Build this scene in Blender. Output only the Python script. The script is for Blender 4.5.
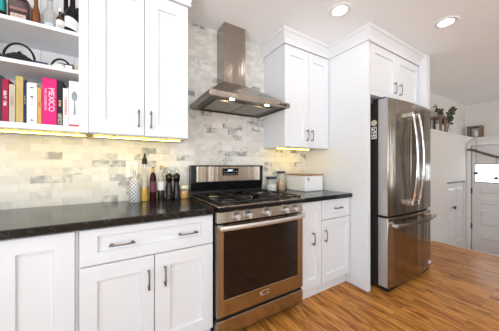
import bpy, bmesh, math, random
from mathutils import Vector, Matrix
random.seed(7)
SC = bpy.context.scene
COL = SC.collection
for o in list(bpy.data.objects): bpy.data.objects.remove(o)

# ------------------------------------------------------------------ camera, world, exposure
CEIL = 2.49
cam_d = bpy.data.cameras.new('camera'); cam = bpy.data.objects.new('camera', cam_d); COL.objects.link(cam)
cam.location = (0, 0, 1.19); cam.rotation_euler = (math.radians(90), 0, math.radians(-31.1))
cam_d.sensor_width = 36.0; cam_d.lens = 36.0*218.0/499.0; cam_d.clip_start = 0.02
SC.camera = cam
SC.view_settings.view_transform = 'Standard'; SC.view_settings.look = 'None'
SC.view_settings.gamma = 1.0; SC.view_settings.use_curve_mapping = False
SC.view_settings.exposure = -0.12
SC.cycles.diffuse_bounces = 6
SC.cycles.max_bounces = 14
SC.cycles.transparent_max_bounces = 16

W = bpy.data.worlds.new('world'); SC.world = W; W.use_nodes = True
bg = W.node_tree.nodes['Background']; bg.inputs[0].default_value = (0.84, 0.93, 1.0, 1); bg.inputs[1].default_value = 7.6

# soft daylight: pale sky above, brighter lower half added to light the ceiling
_n = W.node_tree.nodes; _l = W.node_tree.links
_tc = _n.new('ShaderNodeTexCoord'); _sp = _n.new('ShaderNodeSeparateXYZ'); _cr = _n.new('ShaderNodeValToRGB')
_mr = _n.new('ShaderNodeMapRange'); _mr.inputs['From Min'].default_value = -.25; _mr.inputs['From Max'].default_value = .15
_cr.color_ramp.elements[0].color = (.96, .98, 1.0, 1); _cr.color_ramp.elements[1].color = (.44, .51, .56, 1)
_l.new(_tc.outputs['Generated'], _sp.inputs[0]); _l.new(_sp.outputs['Z'], _mr.inputs['Value']); _l.new(_mr.outputs[0], _cr.inputs[0]); _l.new(_cr.outputs[0], bg.inputs[0])

def portal(name, loc, rot, sx, sy):
    l = bpy.data.lights.new(name, 'AREA'); l.shape = 'RECTANGLE'; l.size = sx; l.size_y = sy
    l.cycles.is_portal = True
    o = bpy.data.objects.new(name, l); COL.objects.link(o); o.location = loc; o.rotation_euler = rot
R90 = math.pi/2
ADDED_WIN_BACK = [(-1.2, 0.3), (0.6, 1.9), (4.9, 6.0)]  # unseen window openings, added and placed for the daylight they let in
WZ0, WZ1 = 0.55, 2.25
for a, b in ADDED_WIN_BACK:
    portal('sky_portal', ((a+b)/2, -3.05, (WZ0+WZ1)/2), (R90, 0, 0), b-a, WZ1-WZ0)
portal('sky_portal', (-1.45, -1.0, 1.40), (R90, 0, -R90), 3.2, 1.7)  # unseen left opening, added and widened to brighten the refrigerator end panel

portal('sky_portal', (6.44, 1.05, 1.035), (R90, 0, R90), .8, .35)

# ------------------------------------------------------------------ materials
def mat(name, col, rough=0.5, metal=0.0, **kw):
    m = bpy.data.materials.new(name); m.use_nodes = True
    b = m.node_tree.nodes['Principled BSDF']
    b.inputs['Base Color'].default_value = (*col, 1); b.inputs['Roughness'].default_value = rough
    b.inputs['Metallic'].default_value = metal
    if not metal and max(col) < .06: b.inputs['Specular IOR Level'].default_value = .15
    for k, v in kw.items():
        b.inputs[k.replace('_', ' ')].default_value = v
    return m
def nd(m, t, **kw):
    n = m.node_tree.nodes.new(t)
    for k, v in kw.items(): setattr(n, k, v)
    return n
def ln(m, a, ao, b, bi): m.node_tree.links.new(a.outputs[ao], b.inputs[bi])
def P(m): return m.node_tree.nodes['Principled BSDF']
def noisy(m, c1, c2, scale, vscale=(1, 1, 1), detail=4, bump=0.0, lo=.35, hi=.65, rough=None):
    tc = nd(m, 'ShaderNodeTexCoord'); mp = nd(m, 'ShaderNodeMapping'); mp.inputs['Scale'].default_value = vscale
    nz = nd(m, 'ShaderNodeTexNoise'); nz.inputs['Scale'].default_value = scale; nz.inputs['Detail'].default_value = detail
    cr = nd(m, 'ShaderNodeValToRGB')
    cr.color_ramp.elements[0].position = lo; cr.color_ramp.elements[1].position = hi
    cr.color_ramp.elements[0].color = (*c1, 1); cr.color_ramp.elements[1].color = (*c2, 1)
    ln(m, tc, 'Object', mp, 0); ln(m, mp, 0, nz, 0); ln(m, nz, 0, cr, 0); ln(m, cr, 0, P(m), 'Base Color')
    if bump:
        bp = nd(m, 'ShaderNodeBump'); bp.inputs['Strength'].default_value = bump; bp.inputs['Distance'].default_value = .002
        ln(m, nz, 0, bp, 'Height'); ln(m, bp, 0, P(m), 'Normal')
    return m

M = {}
M['cab'] = mat('white_cabinet_paint', (.715, .735, .765), .38)
M['cab_in'] = mat('cabinet_inside_paint', (.78, .77, .77), .5)
M['ceil'] = mat('ceiling_paint', (.91, .945, .965), .8)
M['wall'] = mat('wall_paint', (.74, .72, .69), .7)
M['taupe'] = mat('taupe_wall_paint', (.20, .165, .135), .7)
M['trim'] = mat('trim_paint', (.80, .79, .78), .4)
M['door'] = mat('door_paint', (.72, .71, .71), .4)
M['dark_edge'] = mat('dark_edge', (.09, .08, .08), .5)
M['nickel'] = mat('nickel', (.50, .47, .44), .28, 1.0)
M['pull'] = mat('pull_metal', (.20, .18, .17), .30, 1.0)
M['black'] = mat('black_enamel', (.007, .0065, .0065), .2, Specular_IOR_Level=.3)
M['blackplastic'] = mat('black_plastic', (.02, .02, .022), .4)
M['iron'] = mat('cast_iron', (.022, .021, .02), .5)
M['charcoal'] = mat('fridge_side', (.028, .026, .026), .45)
M['oven_glass'] = mat('oven_glass', (.012, .008, .006), .06, Specular_IOR_Level=.35)
M['rack'] = mat('oven_rack', (.10, .06, .04), .4)
M['chrome'] = mat('chrome', (.80, .80, .82), .12, 1.0)
M['satin'] = mat('satin_knob', (.66, .64, .62), .40, .85)
M['rubber'] = mat('gasket', (.02, .02, .02), .6)
M['navy'] = mat('navy', (.02, .025, .07), .4)
M['white'] = mat('white_plastic', (.88, .88, .87), .35)
M['ceramic'] = mat('white_ceramic', (.82, .82, .80), .25)
M['leaf'] = noisy(mat('leaf', (.06, .09, .04), .5), (.03, .05, .02), (.11, .14, .07), 30)
M['wood_old'] = noisy(mat('weathered_wood', (.2, .15, .11), .7), (.12, .08, .055), (.27, .20, .15), 18, (1, 1, .2))
M['wood_lid'] = noisy(mat('lid_wood', (.4, .24, .12), .45), (.26, .14, .06), (.42, .26, .13), 14, (1, .15, 1))
M['wood_dark'] = mat('espresso_wood', (.009, .0045, .004), .16, Specular_IOR_Level=.35)
M['branch'] = noisy(mat('driftwood', (.15, .1, .08), .8), (.08, .055, .04), (.20, .15, .12), 25)
M['paper'] = mat('page_paper', (.70, .66, .58), .8)
def emit(name, col, s):
    m = bpy.data.materials.new(name); m.use_nodes = True
    b = P(m); b.inputs['Base Color'].default_value = (0.8, .8, .8, 1)
    b.inputs['Emission Color'].default_value = (*col, 1); b.inputs['Emission Strength'].default_value = s
    return m
M['can'] = emit('can_light_glow', (1, .97, .93), 55)
M['led'] = emit('led_glow', (1, .68, .05), 52)
M['hoodlamp'] = emit('hood_lamp_glow', (1, .72, .42), 90)
M['digits'] = emit('clock_digits', (.55, .8, 1), 1.6)
def glass(name, col, rough=0.0, mixfac=.82):
    m = bpy.data.materials.new(name); m.use_nodes = True
    nt = m.node_tree; nt.nodes.remove(P(m)); out = nt.nodes['Material Output']
    tr = nt.nodes.new('ShaderNodeBsdfTransparent'); tr.inputs[0].default_value = (*col, 1)
    gl = nt.nodes.new('ShaderNodeBsdfGlossy'); gl.inputs['Roughness'].default_value = .05
    mx = nt.nodes.new('ShaderNodeMixShader'); lw = nt.nodes.new('ShaderNodeLayerWeight'); lw.inputs[0].default_value = .25
    mt = nt.nodes.new('ShaderNodeMath'); mt.operation = 'MULTIPLY_ADD'; mt.inputs[1].default_value = .6; mt.inputs[2].default_value = .06
    nt.links.new(lw.outputs['Facing'], mt.inputs[0]); nt.links.new(mt.outputs[0], mx.inputs[0])
    nt.links.new(tr.outputs[0], mx.inputs[1]); nt.links.new(gl.outputs[0], mx.inputs[2]); nt.links.new(mx.outputs[0], out.inputs[0])
    return m
M['glass'] = glass('clear_glass', (.975, .985, .985))
M['pane'] = glass('window_glass', (.97, .98, .98))
M['amberglass'] = glass('amber_glass', (.75, .38, .10))

def steel(name, base, rough, streak=.12):
    m = mat(name, base, rough, 1.0)
    tc = nd(m, 'ShaderNodeTexCoord'); mp = nd(m, 'ShaderNodeMapping'); mp.inputs['Scale'].default_value = (1, 1, .03)
    nz = nd(m, 'ShaderNodeTexNoise'); nz.inputs['Scale'].default_value = 8; nz.inputs['Detail'].default_value = 6
    bp = nd(m, 'ShaderNodeBump'); bp.inputs['Strength'].default_value = streak; bp.inputs['Distance'].default_value = .06
    ln(m, tc, 'Object', mp, 0); ln(m, mp, 0, nz, 0); ln(m, nz, 0, bp, 'Height'); ln(m, bp, 0, P(m), 'Normal')
    return m
M['steel'] = steel('brushed_steel', (.50, .435, .365), .25, .22)
M['hood_steel'] = steel('hood_steel', (.38, .335, .29), .22, .4)
M['oven_steel'] = steel('oven_steel', (.42, .375, .305), .20, .40)
M['panel_steel'] = steel('panel_steel', (.40, .34, .275), .36, .10)
M['fridge'] = steel('fridge_steel', (.32, .275, .225), .17, .3)
M['steel_side'] = mat('steel_door_side', (.55, .54, .55), .35, 0.6)

def tile_mat():
    m = mat('marble_tile', (.7, .7, .68), .22)
    tc = nd(m, 'ShaderNodeTexCoord'); sp = nd(m, 'ShaderNodeSeparateXYZ'); cb = nd(m, 'ShaderNodeCombineXYZ')
    ln(m, tc, 'Object', sp, 0); ln(m, sp, 'X', cb, 'X'); ln(m, sp, 'Z', cb, 'Y')
    br = nd(m, 'ShaderNodeTexBrick', offset=.5, offset_frequency=2)
    br.inputs['Color1'].default_value = (0, 0, 0, 1); br.inputs['Color2'].default_value = (1, 1, 1, 1)
    br.inputs['Mortar'].default_value = (.5, .5, .5, 1); br.inputs['Scale'].default_value = 1
    br.inputs['Mortar Size'].default_value = .0014; br.inputs['Mortar Smooth'].default_value = .2
    br.inputs['Bias'].default_value = 0; br.inputs['Brick Width'].default_value = .110; br.inputs['Row Height'].default_value = .0535
    ln(m, cb, 0, br, 'Vector')
    cr = nd(m, 'ShaderNodeValToRGB'); e = cr.color_ramp.elements          # tone of each tile
    e[0].position = 0; e[0].color = (.62, .62, .60, 1)
    e[1].position = 1; e[1].color = (.70, .69, .66, 1)
    for p, c in ((.22, (.70, .70, .68, 1)), (.40, (.72, .71, .68, 1)), (.62, (.74, .73, .705, 1)), (.80, (.64, .62, .57, 1))):
        n = e.new(p); n.color = c
    ln(m, br, 'Color', cr, 0)
    am = nd(m, 'ShaderNodeValToRGB'); e = am.color_ramp.elements          # how strongly each tile is veined
    e[0].position = 0; e[0].color = (1, 1, 1, 1); e[1].position = 1; e[1].color = (.25, .25, .25, 1)
    for p, c in ((.20, .95), (.27, .35), (.50, .12), (.85, .15)):
        n = e.new(p); n.color = (c, c, c, 1)
    ln(m, br, 'Color', am, 0)
    ofs = nd(m, 'ShaderNodeVectorMath', operation='SCALE'); ofs.inputs['Scale'].default_value = 7.0
    ln(m, br, 'Color', ofs, 0)
    ad = nd(m, 'ShaderNodeVectorMath', operation='ADD'); ln(m, cb, 0, ad, 0); ln(m, ofs, 0, ad, 1)
    nz = nd(m, 'ShaderNodeTexNoise'); nz.inputs['Scale'].default_value = 11; nz.inputs['Detail'].default_value = 5; nz.inputs['Distortion'].default_value = 1.0
    ln(m, ad, 0, nz, 0)
    vr = nd(m, 'ShaderNodeValToRGB'); ve = vr.color_ramp.elements
    ve[0].position = .40; ve[0].color = (.40, .41, .42, 1); ve[1].position = .58; ve[1].color = (.95, .95, .95, 1)
    ln(m, nz, 0, vr, 0)
    mx = nd(m, 'ShaderNodeMix', data_type='RGBA', blend_type='MULTIPLY')
    ln(m, am, 0, mx, 0); ln(m, cr, 0, mx, 6); ln(m, vr, 0, mx, 7)
    gm = nd(m, 'ShaderNodeMix', data_type='RGBA'); gm.inputs[7].default_value = (.62, .61, .58, 1)
    ln(m, br, 'Fac', gm, 0); ln(m, mx, 2, gm, 6); ln(m, gm, 2, P(m), 'Base Color')
    bp = nd(m, 'ShaderNodeBump', invert=True); bp.inputs['Strength'].default_value = .35; bp.inputs['Distance'].default_value = .002
    ln(m, br, 'Fac', bp, 'Height'); ln(m, bp, 0, P(m), 'Normal')
    return m
M['tile'] = tile_mat()

def floor_mat():
    m = mat('oak_floor', (.4, .2, .08), .27, Specular_IOR_Level=.22)
    tc = nd(m, 'ShaderNodeTexCoord'); sp = nd(m, 'ShaderNodeSeparateXYZ'); cb = nd(m, 'ShaderNodeCombineXYZ')
    ln(m, tc, 'Object', sp, 0); ln(m, sp, 'Y', cb, 'X'); ln(m, sp, 'X', cb, 'Y')
    br = nd(m, 'ShaderNodeTexBrick', offset=.37, offset_frequency=2)
    br.inputs['Color1'].default_value = (0, 0, 0, 1); br.inputs['Color2'].default_value = (1, 1, 1, 1); br.inputs['Mortar'].default_value = (0, 0, 0, 1)
    br.inputs['Scale'].default_value = 1; br.inputs['Mortar Size'].default_value = .0009; br.inputs['Mortar Smooth'].default_value = .1
    br.inputs['Brick Width'].default_value = .9; br.inputs['Row Height'].default_value = .057
    ln(m, cb, 0, br, 'Vector')
    cr = nd(m, 'ShaderNodeValToRGB'); e = cr.color_ramp.elements
    e[0].position = 0; e[0].color = (.42, .165, .038, 1); e[1].position = 1; e[1].color = (.64, .285, .068, 1)
    n = e.new(.5); n.color = (.57, .24, .050, 1)
    ln(m, br, 'Color', cr, 0)
    ofs = nd(m, 'ShaderNodeVectorMath', operation='SCALE'); ofs.inputs['Scale'].default_value = 9.0
    ln(m, br, 'Color', ofs, 0)
    mp = nd(m, 'ShaderNodeMapping'); mp.inputs['Scale'].default_value = (2.2, 13, 1)
    ln(m, cb, 0, mp, 0)
    ad = nd(m, 'ShaderNodeVectorMath', operation='ADD'); ln(m, mp, 0, ad, 0); ln(m, ofs, 0, ad, 1)
    nz = nd(m, 'ShaderNodeTexNoise'); nz.inputs['Scale'].default_value = 2.2; nz.inputs['Detail'].default_value = 7; nz.inputs['Distortion'].default_value = .8
    ln(m, ad, 0, nz, 0)
    vr = nd(m, 'ShaderNodeValToRGB'); ve = vr.color_ramp.elements
    ve[0].position = .36; ve[0].color = (.30, .22, .16, 1); ve[1].position = .56; ve[1].color = (1.0, 1.0, 1.0, 1)
    ln(m, nz, 0, vr, 0)
    mx = nd(m, 'ShaderNodeMix', data_type='RGBA', blend_type='MULTIPLY'); mx.inputs[0].default_value = .85
    ln(m, cr, 0, mx, 6); ln(m, vr, 0, mx, 7)
    gm = nd(m, 'ShaderNodeMix', data_type='RGBA'); gm.inputs[7].default_value = (.07, .03, .012, 1)
    ln(m, br, 'Fac', gm, 0); ln(m, mx, 2, gm, 6); ln(m, gm, 2, P(m), 'Base Color')
    return m
M['floor'] = floor_mat()

def counter_mat():
    m = mat('black_stone', (.012, .012, .012), .14, Specular_IOR_Level=.42)
    tc = nd(m, 'ShaderNodeTexCoord')
    nz = nd(m, 'ShaderNodeTexNoise'); nz.inputs['Scale'].default_value = 5; nz.inputs['Detail'].default_value = 8; nz.inputs['Distortion'].default_value = 2.5
    cr = nd(m, 'ShaderNodeValToRGB'); e = cr.color_ramp.elements
    e[0].position = .485; e[0].color = (.010, .010, .010, 1); e[1].position = .515; e[1].color = (.010, .010, .010, 1)
    n = e.new(.5); n.color = (.05, .05, .05, 1)
    ln(m, tc, 'Object', nz, 0); ln(m, nz, 0, cr, 0); ln(m, cr, 0, P(m), 'Base Color')
    return m
M['stone'] = counter_mat()

# ------------------------------------------------------------------ mesh helpers
class MB:
    def __init__(s): s.bm = bmesh.new()
    def box(s, x0, x1, y0, y1, z0, z1):
        v = [s.bm.verts.new(p) for p in ((x0,y0,z0),(x1,y0,z0),(x1,y1,z0),(x0,y1,z0),(x0,y0,z1),(x1,y0,z1),(x1,y1,z1),(x0,y1,z1))]
        for f in ((0,3,2,1),(4,5,6,7),(0,1,5,4),(1,2,6,5),(2,3,7,6),(3,0,4,7)): s.bm.faces.new([v[i] for i in f])
        return s
    def prism(s, poly, axis, a, b):
        """poly: list of 2-D points; extruded along axis from a to b"""
        def pt(p, t):
            return {'x': (t, p[0], p[1]), 'y': (p[0], t, p[1]), 'z': (p[0], p[1], t)}[axis]
        A = [s.bm.verts.new(pt(p, a)) for p in poly]; B = [s.bm.verts.new(pt(p, b)) for p in poly]
        n = len(poly); s.bm.faces.new(A); s.bm.faces.new(B[::-1])
        for i in range(n): s.bm.faces.new((A[i], B[i], B[(i+1) % n], A[(i+1) % n]))
        return s
    def hull(s, low, high):
        """two rings of 3-D points with the same count joined by quads, capped"""
        A = [s.bm.verts.new(p) for p in low]; B = [s.bm.verts.new(p) for p in high]; n = len(low)
        s.bm.faces.new(A[::-1]); s.bm.faces.new(B)
        for i in range(n): s.bm.faces.new((A[i], A[(i+1) % n], B[(i+1) % n], B[i]))
        return s
    def lathe(s, prof, c, n=20, axis='z', cap=True):
        rings = []
        for r, h in prof:
            ring = []
            for k in range(n):
                t = 2*math.pi*k/n; a, b = r*math.cos(t), r*math.sin(t)
                p = {'z': (c[0]+a, c[1]+b, c[2]+h), 'y': (c[0]+a, c[1]+h, c[2]+b), 'x': (c[0]+h, c[1]+a, c[2]+b)}[axis]
                ring.append(s.bm.verts.new(p))
            rings.append(ring)
        for A, B in zip(rings, rings[1:]):
            for k in range(n): s.bm.faces.new((A[k], A[(k+1) % n], B[(k+1) % n], B[k]))
        if cap:
            s.bm.faces.new(rings[0][::-1]); s.bm.faces.new(rings[-1])
        return s
    def tube(s, pts, rad, n=8, flat=None, up=(0, 0, 1)):
        """flat = (rx, ry) multipliers of an elliptical section"""
        pts = [Vector(p) for p in pts]; m = len(pts)
        if not isinstance(rad, (list, tuple)): rad = [rad]*m
        fx, fy = flat or (1, 1); rings = []
        for i, p in enumerate(pts):
            d = (pts[min(i+1, m-1)]-pts[max(i-1, 0)]).normalized()
            u = Vector(up)
            if abs(d.dot(u)) > .95: u = Vector((1, 0, 0))
            a = d.cross(u).normalized(); b = a.cross(d).normalized()
            rings.append([s.bm.verts.new(p + a*(rad[i]*fx*math.cos(2*math.pi*k/n)) + b*(rad[i]*fy*math.sin(2*math.pi*k/n))) for k in range(n)])
        for A, B in zip(rings, rings[1:]):
            for k in range(n): s.bm.faces.new((A[k], A[(k+1) % n], B[(k+1) % n], B[k]))
        s.bm.faces.new(rings[0][::-1]); s.bm.faces.new(rings[-1])
        return s
    def panel(s, x0, x1, z0, z1, y, th, rails, depth=.014):
        """framed slab facing -Y: rails = (left, right, bottom, top)"""
        l, r, b, t = rails; e = .004
        def ring(a, c, d, f, yy): return [s.bm.verts.new(p) for p in ((a, yy, d), (c, yy, d), (c, yy, f), (a, yy, f))]
        B0 = ring(x0, x1, z0, z1, y+th); e0 = .0015
        A0 = ring(x0, x1, z0, z1, y+e0); A = ring(x0+e0, x1-e0, z0+e0, z1-e0, y)
        I = ring(x0+l, x1-r, z0+b, z1-t, y); J = ring(x0+l+e, x1-r-e, z0+b+e, z1-t-e, y+depth)
        s.bm.faces.new(B0[::-1])
        for U, V in ((B0, A0), (A0, A), (A, I), (I, J)):
            for k in range(4): s.bm.faces.new((U[k], U[(k+1) % 4], V[(k+1) % 4], V[k]))
        s.bm.faces.new(J)
        return s
    def xform(s, mtx): bmesh.ops.transform(s.bm, matrix=mtx, verts=s.bm.verts[:]); return s
    def build(s, name, m, parent=None, bevel=0, smooth=False, seg=2):
        bmesh.ops.recalc_face_normals(s.bm, faces=s.bm.faces[:])
        off = Vector((0, 0, 0)); p = parent
        while p is not None: off += p.location; p = p.parent
        if parent is None:
            xs = [v.co for v in s.bm.verts]
            off = Vector(((min(v.x for v in xs)+max(v.x for v in xs))/2, (min(v.y for v in xs)+max(v.y for v in xs))/2, min(v.z for v in xs)))
        # textures read object coordinates; keep the room's own axes for fixed surfaces
        me = bpy.data.meshes.new(name)
        if not s.keep: bmesh.ops.translate(s.bm, vec=-off, verts=s.bm.verts[:])
        s.bm.to_mesh(me); s.bm.free(); me.materials.append(m)
        o = bpy.data.objects.new(name, me); COL.objects.link(o)
        if parent is None:
            if not s.keep: o.location = off
        else: o.parent = parent
        if bevel:
            b = o.modifiers.new('bevel', 'BEVEL'); b.width = bevel; b.segments = seg; b.limit_method = 'ANGLE'; b.angle_limit = math.radians(40)
        if smooth:
            for f in me.polygons: f.use_smooth = True
            if smooth == 'angle' or bevel:
                try: me.set_sharp_from_angle(angle=math.radians(45))
                except Exception: pass
        return o
    keep = False
def tag(o, label, cat, group=None):
    o['label'] = label; o['category'] = cat
    if group: o['group'] = group
    return o
def thing(name, loc, label, cat, group=None):
    o = bpy.data.objects.new(name, None); o.empty_display_size = .05; COL.objects.link(o); o.location = loc
    return tag(o, label, cat, group)
def struct(name, mb, m, bevel=0):
    mb.keep = True
    o = mb.build(name, m, None, bevel); o['kind'] = 'structure'; return o
def text_mb(txt, size, place, depth=.0006):
    """flat lettering as mesh; place maps local x,y to the world"""
    cu = bpy.data.curves.new('t', 'FONT'); cu.body = txt; cu.size = size; cu.extrude = depth; cu.align_x = 'CENTER'; cu.align_y = 'CENTER'
    to = bpy.data.objects.new('t', cu); COL.objects.link(to)
    bpy.context.view_layer.update()
    me = bpy.data.meshes.new_from_object(to.evaluated_get(bpy.context.evaluated_depsgraph_get()))
    bpy.data.objects.remove(to); bpy.data.curves.remove(cu)
    mb = MB(); mb.bm.from_mesh(me); bpy.data.meshes.remove(me); mb.xform(place)
    return mb
def marks_mb(n, size, place, seed=1):
    """a line of n letter-like strokes too small to read"""
    rg = random.Random(seed); mb = MB(); w = size*.62; x = -n*w/2
    for i in range(n):
        if rg.random() < .12: x += w; continue
        k = rg.randint(0, 3); h = size*.72; b = size*.17
        mb.box(x, x+b, -h/2, h/2, -.0003, .0003)
        if k != 1: mb.box(x+b, x+w*.72, -h/2, -h/2+b, -.0003, .0003)
        if k != 2: mb.box(x+b, x+w*.72, h/2-b, h/2, -.0003, .0003)
        if k == 0: mb.box(x+w*.72-b, x+w*.72, -h/2+b, h/2-b, -.0003, .0003)
        if k == 3: mb.box(x+b, x+w*.6, -b/2, b/2, -.0003, .0003)
        x += w
    mb.xform(place)
    return mb
FACE = Matrix(((1,0,0,0),(0,0,-1,0),(0,1,0,0),(0,0,0,1)))           # letters upright, facing -Y
def face_at(x, y, z, rot=0): return Matrix.Translation((x, y, z)) @ FACE @ Matrix.Rotation(rot, 4, 'Z')

# ------------------------------------------------------------------ room shell
WALL = 1.97
FX = 4.27           # edge of the oak floor at the entry steps
struct('floor', MB().box(-1.4, FX, -3.0, 2.05, -.06, 0), M['floor'])
struct('floor_landing', MB().box(FX+.02, 6.7, -3.0, 2.05, -.72, -.66), M['floor'])
struct('trim_1', MB().box(FX, FX+.02, -3.0, 1.47, -.72, 0), M['trim'])
struct('ceiling', MB().box(-1.4, 6.7, -3.1, 2.05, CEIL, CEIL+.08), M['ceil'])
struct('wall_back', MB().box(-1.4, 3.2, WALL, 2.05, 0, CEIL), M['tile'])
w = MB()
xs = [-1.4]
for a, b in ADDED_WIN_BACK: xs += [a, b]
xs.append(6.7)
for i in range(0, len(xs), 2): w.box(xs[i], xs[i+1], -3.1, -3.0, -.7, CEIL)
for a, b in ADDED_WIN_BACK: w.box(a, b, -3.1, -3.0, -.5, WZ0).box(a, b, -3.1, -3.0, WZ1, CEIL)
struct('wall_front', w, mat('beige_paint', (.60, .52, .43), .7))
w = MB().box(-1.5, -1.4, -3.1, -2.6, 0, CEIL).box(-1.5, -1.4, .6, 2.05, 0, CEIL).box(-1.5, -1.4, -2.6, .6, 0, .55).box(-1.5, -1.4, -2.6, .6, 2.25, CEIL)
struct('wall_left', w, M['wall'])
# entry hall: upper walls set back over a ledge, lower walls in front
LEDGE = 1.765
struct('wall_hall_upper', MB().box(3.2, 6.6, 1.65, 1.75, LEDGE-.03, CEIL), M['wall'])
struct('wall_right', MB().box(6.5, 6.6, .30, 1.65, LEDGE-.03, CEIL), M['wall'])
struct('wall_right_far', MB().box(6.28, 6.6, -3.0, .30, -.7, CEIL), M['taupe'])
struct('reflector_slab', MB().box(6.25, 6.279, -.86, -.52, -.66, 1.45), M['door'])  # unseen pale slab added to give the refrigerator steel a light reflection
DX0, DX1 = 4.86, 5.745
struct('wall_hall_lower', MB().box(3.2, DX0, 1.46, 1.63, -.7, LEDGE-.03).box(DX0, 5.755, 1.46, 1.63, .895, LEDGE-.03).box(DX1, 5.755, 1.46, 1.63, -.7, .895)
       .box(DX0, DX1, 1.60, 1.63, -.7, .895).box(5.755, 6.5, 1.575, 1.63, -.7, LEDGE-.03), M['wall'])
DY0, DY1 = .60, 1.506
struct('wall_right_lower', MB().box(6.3, 6.42, DY1, 1.575, -.7, LEDGE-.03).box(6.3, 6.42, .30, DY0, -.7, LEDGE-.03).box(6.3, 6.42, DY0, DY1, 1.60, LEDGE-.03), M['wall'])
struct('trim_2', MB().box(3.2, 6.5, 1.45, 1.66, LEDGE-.03, LEDGE).box(6.28, 6.5, .30, 1.45, LEDGE-.03, LEDGE), M['trim'], .004)
# rounded corner where the wall opens into the door recess
pts = [(5.755, LEDGE-.03), (6.3, LEDGE-.03)]
for k in range(0, 9):
    t = math.pi/2*k/8
    pts.append((5.755+.545*(1-math.sin(t)), LEDGE-.03-.22*(1-math.cos(t))))
struct('trim_3', MB().prism(pts[:1]+pts[2:], 'y', 1.462, 1.50), M['trim'])
# front door on the landing
dr = MB()
yv = lambda y: y
dm = MB().box(6.31, 6.35, DY0+.01, DY1-.012, -.65, .86).box(6.31, 6.35, DY0+.01, DY1-.012, 1.21, 1.59)
dm.box(6.31, 6.35, DY1-.06, DY1-.012, .86, 1.21).box(6.31, 6.35, DY0+.01, DY0+.06, .86, 1.21)
for z0, z1 in ((-.30, -.15), (-.02, .30), (.40, .55), (.62, .76)):
    for y0, y1 in ((.70, 1.0), (1.09, 1.38)):
        dm.hull([(6.31, y0, z0), (6.31, y1, z0), (6.31, y1, z1), (6.31, y0, z1)], [(6.298, y0+.025, z0+.025), (6.298, y1-.025, z0+.025), (6.298, y1-.025, z1-.025), (6.298, y0+.025, z1-.025)])
d1 = struct('door_1', dm, M['door'], .002)
def sub(name, mb, m, parent, **k):
    mb.keep = True; o = mb.build(name, m, parent, **k); return o
sub('window_pane', MB().box(6.326, 6.334, DY0+.06, DY1-.06, .86, 1.21), M['pane'], d1)
sub('window_bead', MB().box(6.303, 6.312, DY0+.05, DY1-.05, .845, .862).box(6.303, 6.312, DY0+.05, DY1-.05, 1.208, 1.225), M['dark_edge'], d1)
for z in (.67, -.06):
    sub('hinge', MB().box(6.292, 6.312, DY1-.02, DY1+.012, z-.05, z+.05).lathe([(.009, -.06), (.009, .06)], (6.292, DY1-.004, z), 8), M['dark_edge'], d1)
struct('trim_4', MB().box(6.352, 6.40, DY1-.035, DY1+.01, -.66, 1.62).box(6.352, 6.40, DY0-.01, DY0+.035, -.66, 1.62).box(6.352, 6.40, DY0, DY1, 1.57, 1.62).box(6.31, 6.40, DY0, DY1, -.66, -.64).box(6.285, 6.31, DY1, DY1+.065, -.66, 1.66).box(6.285, 6.31, DY0-.065, DY0, -.66, 1.66).box(6.285, 6.31, DY0, DY1, 1.60, 1.66), M['trim'], .003)
# half-height door in the lower hall wall
d2 = MB()
d2.box(DX0+.01, DX1-.01, 1.475, 1.51, -.65, .875)
for x0, x1 in ((DX0+.09, DX0+.40), (DX0+.48, DX1-.09)):
    for z0, z1 in ((-.36, -.20), (-.12, .30), (.42, .78)):
        d2.hull([(x0, 1.475, z0), (x1, 1.475, z0), (x1, 1.475, z1), (x0, 1.475, z1)], [(x0+.025, 1.464, z0+.025), (x1-.025, 1.464, z0+.025), (x1-.025, 1.464, z1-.025), (x0+.025, 1.464, z1-.025)])
d2 = struct('door_2', d2, M['door'], .002)
sub('top_edge', MB().box(DX0, DX1, 1.452, 1.51, .873, .893), M['dark_edge'], d2)
sub('door_knob', MB().lathe([(.012, 0), (.012, -.02), (.027, -.03), (.03, -.045), (.02, -.058)], (DX0+.28, 1.475, .44), 12, 'y'), M['dark_edge'], d2, smooth=True)

# ------------------------------------------------------------------ crown moulding
def crown(path, prof, outs):
    """path: plan points; outs: outward normals per segment; profile (offset, z)"""
    mb = MB(); n = len(path); rows = []
    for i, p in enumerate(path):
        ns = []
        if i > 0: ns.append(Vector(outs[i-1]))
        if i < n-1: ns.append(Vector(outs[i]))
        if len(ns) == 2: mt = (ns[0]+ns[1]) / (1+ns[0].dot(ns[1]))
        else: mt = ns[0]
        rows.append([mb.bm.verts.new((p[0]+mt.x*d, p[1]+mt.y*d, z)) for d, z in prof])
    for A, B in zip(rows, rows[1:]):
        for k in range(len(prof)): 
            k2 = (k+1) % len(prof); mb.bm.faces.new((A[k], A[k2], B[k2], B[k]))
    mb.bm.faces.new(rows[0]); mb.bm.faces.new(rows[-1][::-1])
    return mb
UY = 1.62                       # face of the wall cabinets
CZ = 2.365
PROF = [(0.0, CZ), (.016, CZ), (.018, CZ+.012), (.012, CZ+.018), (.022, CZ+.045), (.045, CZ+.085), (.058, CZ+.095), (.060, CEIL-.002), (0, CEIL-.002)]
struct('trim_5', crown([(-.70, UY), (.447, UY), (.447, WALL-.004)], PROF, [(0, -1), (1, 0)]), M['cab'])
struct('trim_6', crown([(1.372, WALL-.004), (1.372, UY), (2.008, UY), (2.008, 1.18), (3.06, 1.18)], PROF, [(-1, 0), (0, -1), (-1, 0), (0, -1)]), M['cab'])

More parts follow.
